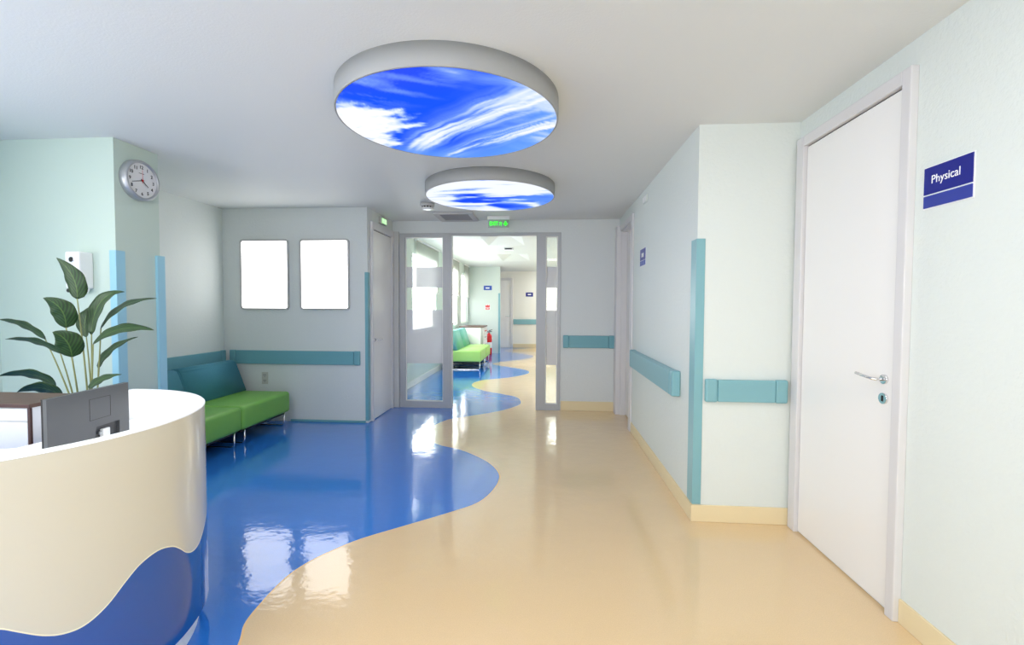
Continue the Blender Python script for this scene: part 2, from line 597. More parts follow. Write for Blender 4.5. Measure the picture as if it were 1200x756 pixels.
# door_2: white door in the alcove's return wall
d2 = struct('door_2', B(XE, XE+.010, 5.255, 5.885, .012, 2.268, bev=.002), 'door')
bm = bmesh.new()
for a in ((5.205, 5.25), (5.89, 5.968)):
    box(bm, XE, XE+.028, a[0], a[1], 0, 2.36, bev=.003)
box(bm, XE, XE+.028, 5.25, 5.89, 2.275, 2.36, bev=.003)
obj('door_frame', bm, 'door_frame', d2)
obj('door_gap_shade', B(XE+.0005, XE+.003, 5.25, 5.89, 2.262, 2.277), 'dark', d2)  # painted shadow line along this leaf's top
lever(d2, (XE+.010, 5.30, .96), (0, 1, 0), (1, 0, 0))

# door_3: recessed door at the end of the right wall
d3 = struct('door_3', B(XC+.068, XC+.10, 5.13, 5.81, .012, 2.318), 'door')
bm = bmesh.new()
box(bm, XC-.02, XC+.066, 5.015, 5.128, 0, 2.385, bev=.003) if False else None
box(bm, XC-.02, XC, 5.018, 5.128, 0, 2.385, bev=.003)
box(bm, XC-.06, XC, 5.812, 5.972, 0, 2.385, bev=.003)
box(bm, XC-.02, XC, 5.128, 5.812, 2.322, 2.385, bev=.003)
obj('door_frame', bm, 'door_frame', d3)
bm = bmesh.new()
box(bm, XC, XC+.067, 5.13, 5.145, 0, 2.32)
box(bm, XC, XC+.067, 5.795, 5.81, 0, 2.32)
box(bm, XC, XC+.067, 5.145, 5.795, 2.305, 2.32)
obj('door_jamb', bm, 'door_frame', d3)

# door_4: far white door
d4 = struct('door_4', B(-1.98, -1.18, YRW-.012, YRW, .012, 2.224, bev=.002), 'door')
bm = bmesh.new()
box(bm, -2.07, -1.985, YRW-.04, YRW, 0, 2.31, bev=.003)
box(bm, -1.175, -1.09, YRW-.04, YRW, 0, 2.31, bev=.003)
box(bm, -1.985, -1.175, YRW-.04, YRW, 2.23, 2.31, bev=.003)
obj('door_frame', bm, 'door_frame', d4)
lever(d4, (-1.235, YRW-.012, 1.05), (-1, 0, 0), (0, -1, 0))

# ---- glass partition: trim frame and two glazed side panels
Y0, Y1 = YD-.012, YD+.07
bm = B(-1.962, .19, Y0+.006, Y1, 2.302, 2.338, bev=.003)
struct('trim_1', bm, 'alu')
struct('trim_2', B(-2.058, -1.966, YD-.03, YD, 0, 2.36, bev=.003), 'alu_light')
def glazed(name, xo0, xo1, xi0, xi1, zt, zb, extra):
    fr = frame_prism(bmesh.new(), [(xo0, 0), (xo1, 0), (xo1, 2.302), (xo0, 2.302)], [(xi0, zb), (xi1, zb), (xi1, zt), (xi0, zt)], Y0, Y1, 'y')
    for e in extra:
        box(fr, *e)
    w = struct(name, fr, 'alu')
    obj('pane', B(xi0, xi1, YD+.026, YD+.034, zb, zt), 'glass', w)
    obj('frosted_band', B(xi0+.006, xi1-.006, YD+.020, YD+.0245, 1.618, 1.892), 'frost', w)
    obj('frosted_band', B(xi0+.006, xi1-.006, YD+.020, YD+.0245, .597, 1.318), 'frost', w)
    bm = frame_prism(bmesh.new(), [(xi0, zb), (xi1, zb), (xi1, zt), (xi0, zt)], [(xi0+.012, zb+.012), (xi1-.012, zb+.012), (xi1-.012, zt-.012), (xi0+.012, zt-.012)], YD+.012, YD+.0195, 'y')
    obj('glazing_bead', bm, 'white_trim', w)
    return w
glazed('window_%d' % (nwin+1), -1.960, -1.250, -1.885, -1.370, 2.287, .085, [(-1.300, -1.296, Y0-.004, Y0, .01, 2.30)])
glazed('window_%d' % (nwin+2), -.128, .189, -.005, .153, 2.287, .078, [(-.085, -.081, Y0-.004, Y0, .01, 2.30), (-.045, -.041, Y0-.004, Y0, .01, 2.30)])

# ------------------------------------------------------------------ ceiling lights: drums with a printed sky
def sky_color(i, u, v):
    q = Vector((u*1.3, v*1.3, 3.1+i*7))
    wx = noise.fractal(q*1.1, 1.0, 2.1, 4)*.22
    wy = noise.fractal(q*1.1+Vector((9, 4, 0)), 1.0, 2.1, 4)*.22
    def band(p0, p1, w, au, bv):
        d = Vector((p1[0]-p0[0], p1[1]-p0[1])); L = d.length; d /= L
        r = Vector((au-p0[0], bv-p0[1]))
        t = r.dot(d)/L
        s = r.x*d.y-r.y*d.x
        return t, s/w
    st = lambda a, b, x: (lambda t: t*t*(3-2*t))(max(0, min(1, (x-a)/(b-a))))
    white = 0.0
    if i == 0:
        F = lambda x, y, z, o=5: noise.fractal(Vector((x, y, z)), .9, 2.1, o)
        a, b = u+wx*.35, v+wy*.35
        def streak(p0, p1, w0, w1, bow, seed, lo):
            t, s = band(p0, p1, 1.0, a, b)
            s += bow*math.sin(PI*max(0, min(1, t)))
            w = w0+(w1-w0)*max(0, min(1, t))
            fib = .62+.75*F(s*9, t*1.3, seed)+.35*F(s*22, t*2.5, seed+4)
            return math.exp(-(s/w)**2*1.0)*st(lo, lo+.3, t)*max(0, fib)*1.12
        white = max(white, streak((-.70, .86), (.98, -.58), .10, .27, -.10, 5, -.05))
        white = max(white, streak((-.32, .98), (1.02, .02), .10, .17, -.05, 15, -.10))
        # cloud bank on the left
        c, d = u+wx*.9, v+wy*.9
        ex = ((c+.92)/.62)**2 + ((d-.02)/.62)**2
        n = .6*F(u*2.2+3, v*5.0+u*1.5, 2, 6)+.6*F(u*4.5, v*6.0, 12, 6)
        hole = .55*math.exp(-(((u+.62)/.16)**2+((v-.10)/.10)**2))
        white = max(white, st(1.20, .25, ex+n*.95+hole))
        # wisps at the top left and a thin veil to the right
        n = F(u*1.6+8, v*5.5-u*2.4, 4)
        white = max(white, .40*st(-.35, -.80, v+.5*u)*max(0, .15+1.1*n))
        white = max(white, .55*st(.15, 1.0, u-.15*v)*max(0, .55+.9*n))
        base = Vector((.010, .090, .97)).lerp(Vector((.10, .30, .97)), st(.05, 1.0, u*.9+v*.35+wx))
        base = base.lerp(Vector((.13, .34, .97)), .8*st(.45, 1.0, v-.15*u))
        base = base.lerp(Vector((.045, .07, .80)), .55*st(.45, 1.0, -v)*st(.6, -.3, u))
    else:
        n = noise.fractal(Vector((u*1.5+2, v*3.6, 6)), .9, 2.1, 6)
        n2 = noise.fractal(Vector((u*1.1+7, v*6.5, 1)), .9, 2.1, 5)
        a, b = u+wx, v+wy
        blue = math.exp(-(((b-.10+.20*n)/.30)**2))*st(-.90, -.35, a)
        blue = max(blue, math.exp(-(((a-.25)/.38)**2 + ((b-.62)/.40)**2)))
        blue = max(blue, .75*st(.5, .95, a)*st(-.55, .1, b))
        blue = max(blue, .35*max(0, .25+n2))
        white = .90 - .90*st(.15, .85, blue + .30*n2)
        base = Vector((.012, .075, .92)).lerp(Vector((.12, .30, .98)), st(.0, 1.0, u+.4*n))
    white = max(0, min(1, white))
    c = base.lerp(Vector((.30, .52, 1.0)), min(1, white*1.6)).lerp(Vector((.97, .98, 1.02)), max(0, (white-.30)/.70))
    return (c.x, c.y, c.z, 1)

def sky_material():
    m = bpy.data.materials.new('printed_sky_diffuser')
    m.use_nodes = True
    nt = m.node_tree
    nt.nodes.clear()
    o = nt.nodes.new('ShaderNodeOutputMaterial')
    e = nt.nodes.new('ShaderNodeEmission')
    at = nt.nodes.new('ShaderNodeVertexColor')
    at.layer_name = 'print'
    nt.links.new(at.outputs['Color'], e.inputs['Color'])
    e.inputs['Strength'].default_value = .72
    nt.links.new(e.outputs[0], o.inputs['Surface'])
    return m
SKY = sky_material()

def ceiling_light(i, cx, cy, label):
    R, zb = .602, 2.395
    t = thing('ceiling_light', (cx, cy, zb), label, 'ceiling light', 'round sky panel ceiling lights')
    bm = lathe(bmesh.new(), [(R, zb), (R+.004, zb+.003), (R+.004, CE), (R-.03, CE), (R-.03, zb+.008), (R-.006, zb+.004), (R-.006, zb), (R, zb)], (cx, cy, 0), n=128, cap=False)
    obj('drum_rim', bm, 'light_rim', t)
    bm = bmesh.new()
    nr, na = 70, 200
    rr = R-.0065
    rings = [[bm.verts.new((cx, cy, zb+.001))]]
    for a in range(1, nr+1):
        r = rr*a/nr
        rings.append([bm.verts.new((cx+r*math.cos(2*PI*k/na), cy+r*math.sin(2*PI*k/na), zb+.001)) for k in range(na)])
    for k in range(na):
        bm.faces.new((rings[0][0], rings[1][(k+1) % na], rings[1][k]))
    for a in range(1, nr):
        for k in range(na):
            bm.faces.new((rings[a][k], rings[a][(k+1) % na], rings[a+1][(k+1) % na], rings[a+1][k]))
    cl = bm.verts.layers.float_color.new('print')
    for v in bm.verts:
        v[cl] = sky_color(i, (v.co.x-cx)/R, (v.co.y-cy)/R)
    obj('sky_diffuser', bm, SKY, t, fix=False)
ceiling_light(0, -.545, 2.548, 'nearer of the two round ceiling lights, printed with deep blue sky and streaky clouds')
ceiling_light(1, -.532, 4.297, 'farther round ceiling light, mostly white cloud with a blue streak, before the glass')

# smoke detector, vent
def detector(cx, cy, zc, r, label):
    t = thing('smoke_detector', (cx, cy, zc-.07), label, 'smoke detector')
    obj('base', lathe(bmesh.new(), [(r, zc), (r, zc-.03), (r*.93, zc-.034)], (cx, cy, 0), n=32), 'grey_plastic', t)
    obj('grille', lathe(bmesh.new(), [(r*.78, zc-.0345), (r*.78, zc-.050)], (cx, cy, 0), n=32), 'black', t)
    for k in range(12):
        a = 2*PI*k/12
        x, y = cx+r*.84*math.cos(a), cy+r*.84*math.sin(a)
        obj('grille_rib', tube(bmesh.new(), [(x, y, zc-.034), (x, y, zc-.051)], .004, 6), 'white_plastic', t)
    obj('cap', lathe(bmesh.new(), [(r*.92, zc-.0505), (r*.88, zc-.060), (r*.5, zc-.068)], (cx, cy, 0), n=32), 'white_plastic', t)
detector(-1.315, 4.98, CE, .078, 'round smoke detector on the ceiling left of the farther sky light')

t = thing('ceiling_vent', (-1.13, 5.67, CE-.02), 'square grey ceiling vent between the smoke detector and the glass partition', 'vent')
bm = frame_prism(bmesh.new(), [(-1.375, 5.42), (-.885, 5.42), (-.885, 5.93), (-1.375, 5.93)], [(-1.31, 5.48), (-.95, 5.48), (-.95, 5.87), (-1.31, 5.87)], CE-.022, CE, 'z')
obj('frame', bm, 'vent_frame', t)
bm = bmesh.new()
for k in range(13):
    y = 5.485+k*.03
    prism(bm, [(y, CE-.004), (y+.004, CE-.004), (y+.022, CE-.016), (y+.018, CE-.016)], -1.31, -.95, axis='x')
lo = obj('louvre', bm, 'vent', t)
obj('backing', B(-1.31, -.95, 5.48, 5.87, CE-.003, CE), 'vent', t)

# hanging exit sign
EX, EY = -.602, 5.72
t = thing('exit_sign', (EX, EY, 2.365), 'green lit EXIT sign with running figure and down arrow hanging from the ceiling', 'exit sign')
obj('housing', B(EX-.138, EX+.138, EY-.03, EY+.03, 2.458, CE, bev=.004), 'white_plastic', t)
pl = obj('acrylic_plate', B(EX-.130, EX+.130, EY-.004, EY+.004, 2.362, 2.458), 'exit_glass', t)
obj('lettering', text_bm('EXIT', .050, (EX-.058, EY-.0045, 2.412), (1, 0, 0), (0, 0, 1), width=.108, bold=.03), 'exit_green', pl)
ax = EX+.088
bm = prism(bmesh.new(), [(ax-.009, 2.440), (ax-.009, 2.413), (ax-.030, 2.413), (ax-.030, 2.408), (ax, 2.380), (ax+.030, 2.408), (ax+.030, 2.413), (ax+.009, 2.413), (ax+.009, 2.440)], EY-.0056, EY-.0045, axis='y')
obj('arrow', bm, 'exit_green', pl)
px = EX+.027
bm = bmesh.new()
y = EY-.0052
tube(bm, [(px+.006, y, 2.441), (px+.0061, y, 2.4405)], .0075, 10)
for seg in ([(px+.003, y, 2.430), (px-.004, y, 2.410)], [(px-.004, y, 2.410), (px+.010, y, 2.398), (px+.004, y, 2.380)], [(px-.004, y, 2.410), (px-.010, y, 2.396), (px-.022, y, 2.390)],
            [(px+.002, y, 2.428), (px-.014, y, 2.424), (px-.018, y, 2.412)], [(px+.002, y, 2.428), (px+.012, y, 2.416), (px+.022, y, 2.420)]):
    tube(bm, seg, .0038, 6)
for v in bm.verts:
    v.co.y = EY-.0055 + (v.co.y-y)*.1
obj('running_figure', bm, 'exit_green', pl)

# small exit sign over the alcove door
t = thing('exit_sign', (XE+.02, 5.57, 2.385), 'small square green lit exit sign above the white door left of the glass partition', 'exit sign')
obj('housing', B(XE, XE+.035, 5.48, 5.68, 2.385, 2.465, bev=.006), 'grey_plastic', t)
fc = obj('lit_face', B(XE+.035, XE+.037, 5.50, 5.66, 2.395, 2.455), 'exit_pale', t)
bm = bmesh.new()
xx = XE+.038
tube(bm, [(xx, 5.555, 2.446), (xx, 5.5552, 2.4458)], .006, 8)
for seg in ([(xx, 5.56, 2.438), (xx, 5.565, 2.422)], [(xx, 5.565, 2.422), (xx, 5.552, 2.412), (xx, 5.556, 2.399)], [(xx, 5.565, 2.422), (xx, 5.575, 2.41), (xx, 5.588, 2.404)], [(xx, 5.56, 2.436), (xx, 5.545, 2.428)], [(xx, 5.56, 2.436), (xx, 5.575, 2.428)]):
    tube(bm, seg, .003, 6)
obj('running_figure', bm, 'white_paint', fc)

# small pale wall box high on the right hand wall
t = thing('wall_sensor', (XC, 4.44, 2.35), 'small pale rectangular box high on the wall above the small blue sign', 'wall sensor')
obj('housing', B(XC-.015, XC, 4.36, 4.52, 2.36, 2.43, bev=.004), 'wall_white', t)
obj('cover', B(XC-.020, XC-.0155, 4.375, 4.505, 2.372, 2.418, bev=.002), 'white_plastic', t)

# ------------------------------------------------------------------ bumper rails and corner guards
def rail(label, axis, a0, a1, wall, sgn, z0, z1, m, dep=.034, caps=(True, True)):
    """axis 'x': runs along x on a wall facing sgn*y; axis 'y': runs along y on a wall facing sgn*x"""
    mid = (a0+a1)/2
    loc = (mid, wall, z0) if axis == 'x' else (wall, mid, z0)
    t = thing('bumper_rail', loc, label, 'wall rail', 'wall bumper rails')
    def bx(p0, p1, d0, d1, za, zb, bev=0):
        q0, q1 = sorted((wall+sgn*d0, wall+sgn*d1))
        return B(p0, p1, q0, q1, za, zb, bev=bev, seg=3) if axis == 'x' else B(q0, q1, p0, p1, za, zb, bev=bev, seg=3)
    c = .075
    i0 = a0 + (c if caps[0] else 0)
    i1 = a1 - (c if caps[1] else 0)
    obj('cover', bx(i0+.002, i1-.002, .004, dep, z0+.004, z1-.004, .005), m, t)
    obj('retainer', bx(i0-.002, i1+.002, 0, .004 if False else dep-.004, z0+.008, z1-.008), 'teal_dark', t)
    if caps[0]:
        obj('end_cap', bx(a0, i0, 0, dep, z0, z1, .012), m, t)
    if caps[1]:
        obj('end_cap', bx(i1, a1, 0, dep, z0, z1, .012), m, t)
    return t
rail('short teal wall rail on the narrow wall left of the large white door', 'x', 1.002, 1.500, YB, -1, .772, .918, 'teal')
# rail on the hall's right wall: stands off the wall, capped at both ends
t = rail('long teal wall rail receding along the right wall below the small blue sign', 'y', 3.235, 4.86, XC, -1, .740, .920, 'teal', dep=.062)
rail('teal wall rail on the grey wall just right of the glass partition', 'x', .226, .892, YD, -1, .828, .996, 'teal_shaded')
rail('long teal wall rail under the two white light panels', 'x', -3.735, -2.147, YF, -1, .676, .842, 'teal_shaded')
rail('teal wall rail behind the near green sofa on the side wall', 'y', 3.45, 5.112, XG, 1, .690, .838, 'teal_shaded')
rail('pale teal wall rail on the far end wall of the corridor beyond the glass', 'x', -1.075, .8, YRW, -1, .775, .953, 'teal')

def guard(label, corner, wings, z0, z1, m):
    """L-shaped corner guard; corner (x,y); wings (dx, dy) point back along the two walls"""
    x, y = corner
    wx, wy, th = wings
    sx, sy = math.copysign(1, wx), math.copysign(1, wy)
    o = th
    poly = [(x-sx*o, y-sy*o), (x+wx, y-sy*o), (x+wx, y), (x, y), (x, y+wy), (x-sx*o, y+wy)]
    bm = prism(bmesh.new(), poly, z0, z1)
    bmesh.ops.bevel(bm, geom=[e for e in bm.edges], offset=.0015, segments=2, affect='EDGES')
    return tag(obj('corner_guard', bm, m), label, 'corner guard', 'corner guards')
guard('tall teal corner guard on the white corner left of the large white door', (XC, YB), (.048, .10, .006), .112, 1.798, 'teal')
guard('light blue corner guard on the near corner of the clock pillar', (XP, YP), (-.045, .065, .005), 0, 1.74, 'sky_teal')
# far corner of the pillar: wings run back along the clock face and along the hidden rear face
guard('light blue corner guard on the far corner of the clock pillar', (XP, YP2), (-.045, -.045, .022), 0, 1.738, 'sky_teal')
guard('narrow teal corner guard between the light panels and the white side door', (XE, YF), (-.032, .058, .005), .027, 1.757, 'teal_shaded')
guard('pale teal corner guard at the corridor corner beside the far blue and red signs', (-1.34, YFW), (-.05, .05, .006), 0, 1.757, 'teal')

# ------------------------------------------------------------------ wall signs
def wall_sign_x(name, label, wall, sgn, y0, y1, z0, z1, gap, text, tz, th, tw, group=None, mats=('navy', 'navy_pale')):
    t = thing(name, (wall, (y0+y1)/2, z0), label, 'sign', group)
    a, b = sorted((wall, wall+sgn*.006))
    obj('upper_plate', B(a, b, y0, y1, gap+.003, z1), mats[0], t)
    obj('lower_plate', B(a, b, y0, y1, z0, gap-.003), mats[1], t)
    a, b = sorted((wall, wall+sgn*.003))
    obj('backing', B(a, b, y0-.004, y1+.004, z0-.004, z1+.004), 'white_plastic', t)
    return t
t = wall_sign_x('door_sign', 'navy blue Physical sign on the wall right of the large white door', XA, -1, 1.787, 2.001, 1.775, 1.937, 1.826, None, 0, 0, 0)
tp = text_bm('Physical', .042, (XA-.0062, 1.900, 1.880), (0, -1, 0), (0, 0, 1), width=.126)
obj('lettering', tp, 'white_paint', t)
t = wall_sign_x('door_sign', 'small blue door sign on the right wall beyond the long rail', XC, -1, 4.42, 4.655, 1.775, 1.937, 1.825, None, 0, 0, 0, mats=('navy_pale', 'sign_blue'))
bm = bmesh.new()
box(bm, XC-.0075, XC-.0062, 4.49, 4.585, 1.857, 1.895)
obj('lettering', bm, 'white_paint', t)

def wall_sign_y(name, label, y, x0, x1, z0, z1, m):
    t = thing(name, ((x0+x1)/2, y, z0), label, 'sign')
    obj('plate', B(x0, x1, y-.006, y, z0, z1), m, t)
    return t
t = wall_sign_y('door_sign', 'blue sign high on the pale wall above the red fire sign', YFW, -1.82, -1.58, 1.845, 1.975, 'sign_blue')
obj('lettering', B(-1.76, -1.65, YFW-.0075, YFW-.006, 1.892, 1.922), 'white_paint', t)
t = wall_sign_y('door_sign', 'dark blue sign on the far end wall right of the far door', YRW, -.665, -.425, 1.70, 1.835, 'navy')
obj('lettering', B(-.60, -.49, YRW-.0075, YRW-.006, 1.752, 1.785), 'white_paint', t)
t = wall_sign_y('fire_sign', 'small red fire safety sign above the red extinguisher', YFW, -1.772, -1.632, 1.268, 1.428, 'white_plastic')
bm = bmesh.new()
yy0, yy1 = YFW-.0075, YFW-.006
prism(bm, [(-1.765, 1.345), (-1.64, 1.345), (-1.64, 1.42), (-1.675, 1.39), (-1.70, 1.42), (-1.73, 1.39), (-1.765, 1.42)], yy0, yy1, axis='y')
box(bm, -1.76, -1.645, yy0, yy1, 1.275, 1.333)
obj('pictogram', bm, 'red_paint', t)
obj('pictogram_detail', B(-1.735, -1.67, YFW-.009, YFW-.0076, 1.295, 1.312), 'white_paint', t)

# ------------------------------------------------------------------ light panels
def light_panel(x0, x1, z0, z1):
    t = thing('light_panel', ((x0+x1)/2, YF, z0), 'left one of the two blank white lit panels above the teal rail', 'light panel', 'lit wall panels')
    bm = frame_prism(bmesh.new(), rrect(x0, x1, z0, z1, .035), rrect(x0+.012, x1-.012, z0+.012, z1-.012, .026), YF-.028, YF, 'y')
    obj('frame', bm, 'grey_plastic', t)
    bm = frame_prism(bmesh.new(), rrect(x0+.0121, x1-.0121, z0+.0121, z1-.0121, .026), rrect(x0+.018, x1-.018, z0+.018, z1-.018, .022), YF-.022, YF, 'y')
    obj('inner_edge', bm, 'dark', t)
    obj('diffuser', prism(bmesh.new(), rrect(x0+.018, x1-.018, z0+.018, z1-.018, .022), YF-.020, YF-.002, axis='y'), 'lightbox', t)
    return t
lp = light_panel(-3.590, -2.998, 1.318, 2.140)
dup(lp, (-2.566, YF, 1.318), 'right one of the two blank white lit panels, nearer the white side door')

# outlet
t = thing('wall_outlet', (-3.315, YF, .44), 'grey double wall outlet under the teal rail beside the sofa', 'outlet')
pl = obj('plate', B(-3.353, -3.277, YF-.006, YF, .437, .578, bev=.002), 'outlet', t)
for z in (.475, .540):
    s = obj('socket', prism(bmesh.new(), rrect(-3.336, -3.294, z-.022, z+.022, .012), YF-.009, YF-.0062, axis='y'), 'grey_plastic', t)
    bm = bmesh.new()
    for x in (-3.325, -3.305):
        box(bm, x-.003, x+.003, YF-.0098, YF-.0092, z-.002, z+.014)
    tube(bm, [(-3.315, YF-.0098, z-.012), (-3.315, YF-.0092, z-.012)], .004, 8)
    obj('slot', bm, 'black', s)

# ------------------------------------------------------------------ wall clock on the pillar
CY, CZ, CR = 3.078, 2.257, .143
t = thing('wall_clock', (XP, CY, CZ-CR), 'round silver rimmed wall clock with black numerals on the green pillar', 'clock')
bm = lathe(bmesh.new(), [(CR-.004, 0), (CR, .006), (CR-.002, .044), (CR-.008, .054), (CR-.014, .056), (CR-.020, .054), (CR-.022, .044), (CR-.022, .040), (CR-.03, .038), (CR-.03, 0)], (XP, CY, CZ), axis='x', n=64, cap=False)
obj('rim', bm, 'clock_rim', t)
fc = obj('face', lathe(bmesh.new(), [(CR-.022, .004), (CR-.022, .040)], (XP, CY, CZ), axis='x', n=64), 'clock_face', t)
xf = XP+.0402
bm = bmesh.new()
for k in range(1, 13):
    a = PI/2-k*PI/6
    c = (xf, CY+.094*math.cos(a), CZ+.094*math.sin(a))
    tb = text_bm(str(k), .024, c, (0, 1, 0), (0, 0, 1), depth=.0008, bold=.03)
    obj('numeral', tb, 'black', fc)
# small maker's mark: a row of grey strokes
bm = bmesh.new()
for k, (dy, w) in enumerate(((-.020, .006), (-.012, .004), (-.006, .007), (.003, .004), (.009, .006), (.017, .005))):
    box(bm, xf, xf+.0006, CY+dy-w/2, CY+dy+w/2, CZ+.047, CZ+.052)
obj('mark', bm, 'monitor', fc)
def hand(name, ang, ln, w, m, dx, tail=.012):
    a = PI/2-math.radians(ang)
    d = Vector((0, math.cos(a), math.sin(a))); s = Vector((0, -math.sin(a), math.cos(a)))
    c = Vector((xf+dx, CY, CZ))
    bm = bmesh.new()
    q = [c-d*tail+s*w/2, c+d*ln+s*w*.3, c+d*ln-s*w*.3, c-d*tail-s*w/2]
    A = [bm.verts.new(p) for p in q]; Bq = [bm.verts.new(p+Vector((.001, 0, 0))) for p in q]
    bm.faces.new(A); bm.faces.new(Bq)
    for k in range(4):
        bm.faces.new((A[k], A[(k+1) % 4], Bq[(k+1) % 4], Bq[k]))
    obj(name, bm, m, t)
hand('hour_hand', 128, .062, .007, 'black', .003)
hand('minute_hand', 253, .088, .006, 'black', .0045)
hand('second_hand', 0, .075, .0028, 'clock_red', .006, .02)
obj('hub', tube(bmesh.new(), [(xf+.002, CY, CZ), (xf+.009, CY, CZ)], .0065, 16), 'clock_red', t)

# ------------------------------------------------------------------ soap dispenser
dx0, dx1, dy0, dy1 = -3.205, -3.100, YP-.098, YP
t = thing('soap_dispenser', ((dx0+dx1)/2, YP, 1.45), 'white plastic soap dispenser on the mint wall behind the plant', 'soap dispenser')
bm = B(dx0, dx1, dy0, dy1, 1.475, 1.722, bev=.010, seg=3)
obj('body', bm, 'white_plastic', t)
w = obj('level_window', lathe(bmesh.new(), [(.016, -.0022), (.014, .0002)], ((dx0+dx1)/2-.002, dy0, 1.668), axis='y', n=24), 'black', t)
for v in w.data.vertices:
    pass
obj('window_ring', lathe(bmesh.new(), [(.016, -.003), (.019, -.003), (.019, .0005), (.016, .0005), (.016, -.003)], ((dx0+dx1)/2-.002, dy0, 1.668), axis='y', n=24, cap=False), 'chrome', t)
for x in (dx0+.006, dx1-.010):
    obj('hinge_pin', tube(bmesh.new(), [(x, dy0+.012, 1.462), (x, dy0+.030, 1.462)], .013, 16), 'black', t)
obj('push_lever', prism(bmesh.new(), [(dy0+.03, 1.477), (dy1-.02, 1.477), (dy1-.035, 1.444), (dy0+.045, 1.444)], dx1-.055, dx1-.008, axis='x'), 'white_plastic', t)

# ------------------------------------------------------------------ sofas
def cushion(bm, x0, x1, y0, y1, z0, z1, r):
    return box(bm, x0, x1, y0, y1, z0, z1, bev=r, seg=5)
def sofa_module(label, group, xw, xf_, y0, y1, zs0, zs1, zb, gm, bm_, loc_only=False):
    """xw: wall side, xf_: front side (towards +x)"""
    t = thing('sofa_module', ((xw+xf_)/2, (y0+y1)/2, 0), label, 'sofa', group)
    b = cushion(bmesh.new(), xw+.02, xf_, y0+.003, y1-.003, zs0, zs1, .035)
    for f in b.faces: f.smooth = True
    obj('seat', b, gm, t)
    # sloping back cushion
    bb = bmesh.new()
    prof = [(xw+.03, zs1-.01), (xw+.36, zs1-.01), (xw+.235, zb-.03), (xw+.205, zb), (xw+.13, zb), (xw+.075, zb-.03)]
    A = [[bb.verts.new((x, y, z)) for x, z in prof] for y in (y0+.004, y1-.004)]
    n = len(prof)
    bb.faces.new(A[0]); bb.faces.new(A[1])
    for k in range(n):
        bb.faces.new((A[0][k], A[0][(k+1) % n], A[1][(k+1) % n], A[1][k]))
    bmesh.ops.bevel(bb, geom=bb.edges[:], offset=.014, segments=3, affect='EDGES')
    for f in bb.faces: f.smooth = True
    obj('backrest', bb, bm_, t)
    obj('underframe', B(xw+.06, xf_-.05, y0+.03, y1-.03, zs0-.025, zs0), 'black', t)
    for y in (y0+.075, y1-.075):
        xa, xb, rr = xw+.10, xf_-.035, .03
        pts = [(xa, y, zs0-.002), (xa, y, .008+rr), (xa+rr*.3, y, .008+rr*.3), (xa+rr, y, .008), (xb-rr, y, .008), (xb-rr*.3, y, .008+rr*.3), (xb, y, .008+rr), (xb, y, zs0-.002)]
        obj('sled_leg', tube(bmesh.new(), pts, .0085, 10), 'chrome', t)
    return t
def shade(t):
    for ch in t.children:
        if ch.type == 'MESH' and ch.name.split('.')[0] in ('seat', 'backrest'):
            m = ch.modifiers.new('weighted', 'WEIGHTED_NORMAL')
S1 = sofa_module('far half of the near sofa, green seat against the white wall with the outlet', 'modules of the near sofa', -3.80, -2.925, 4.155, 4.985, .152, .385, .735, 'green', 'backrest')
S2 = dup(S1, (S1.location.x, S1.location.y-.83, 0), 'near half of the near sofa, green seat partly hidden by the reception desk')
S3 = sofa_module('nearer module of the corridor sofa, daylit green seat facing the glass partition', 'modules of the corridor sofa', -2.235, -1.375, 9.56, 10.39, .175, .425, .835, 'green_lit', 'backrest_lit')
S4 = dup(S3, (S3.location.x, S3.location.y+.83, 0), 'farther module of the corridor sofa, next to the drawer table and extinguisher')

# ------------------------------------------------------------------ reception desk
DC = Vector((-2.016, 1.492, 0))
RD = .649
A0, A1 = math.radians(-150), math.radians(96)
def arc(r, z, n=160, a0=A0, a1=A1):
    return [Vector((DC.x+r*math.cos(a0+(a1-a0)*k/n), DC.y+r*math.sin(a0+(a1-a0)*k/n), z)) for k in range(n+1)]
desk = thing('reception_desk', (DC.x, DC.y, 0), 'curved reception desk with cream front, blue wave and white top', 'reception desk')
wv = [(-155, .43), (-140, .49), (-120, .40), (-100, .385), (-80, .49), (-62, .46), (-48, .497), (-40, .492), (-36.1, .472), (-33.3, .446), (-29, .406), (-25, .383), (-20.6, .379), (-15.7, .405), (-10.8, .452), (-6.4, .484), (-.7, .494), (4.7, .475),
      (8.3, .445), (11.9, .408), (16.3, .388), (21.4, .393), (26.7, .422), (31.9, .452), (40, .488), (52, .46), (66, .40), (80, .43), (100, .49)]
wv = [(-155, .46), (-135, .50), (-110, .40), (-88, .39), (-70, .46)] + [w for w in wv if -50 < w[0]]
wvs = smooth_curve([(a, z, 0) for a, z in wv], 8)
def wave_z(deg):
    for i in range(len(wvs)-1):
        if wvs[i].x <= deg <= wvs[i+1].x:
            t = (deg-wvs[i].x)/max(1e-6, wvs[i+1].x-wvs[i].x)
            return wvs[i].y+(wvs[i+1].y-wvs[i].y)*t
    return .45
bm = bmesh.new()
N = 320
prev = None
zt, zl = .936, .10
for k in range(N+1):
    a = A0+(A1-A0)*k/N
    z = wave_z(math.degrees(a))
    c, s = math.cos(a), math.sin(a)
    row = [bm.verts.new((DC.x+r*c, DC.y+r*s, h)) for r, h in ((RD-.03, zl), (RD, zl), (RD, z), (RD, z+.005), (RD, zt), (RD-.03, zt))]
    if prev:
        for j, mi in enumerate((1, 1, 2, 0, 0)):
            f = bm.faces.new((prev[j], prev[j+1], row[j+1], row[j])); f.material_index = mi
            f.smooth = True
        f = bm.faces.new((prev[5], prev[0], row[0], row[5])); f.smooth = True
    else:
        bm.faces.new(row)
    prev = row
bm.faces.new(prev)
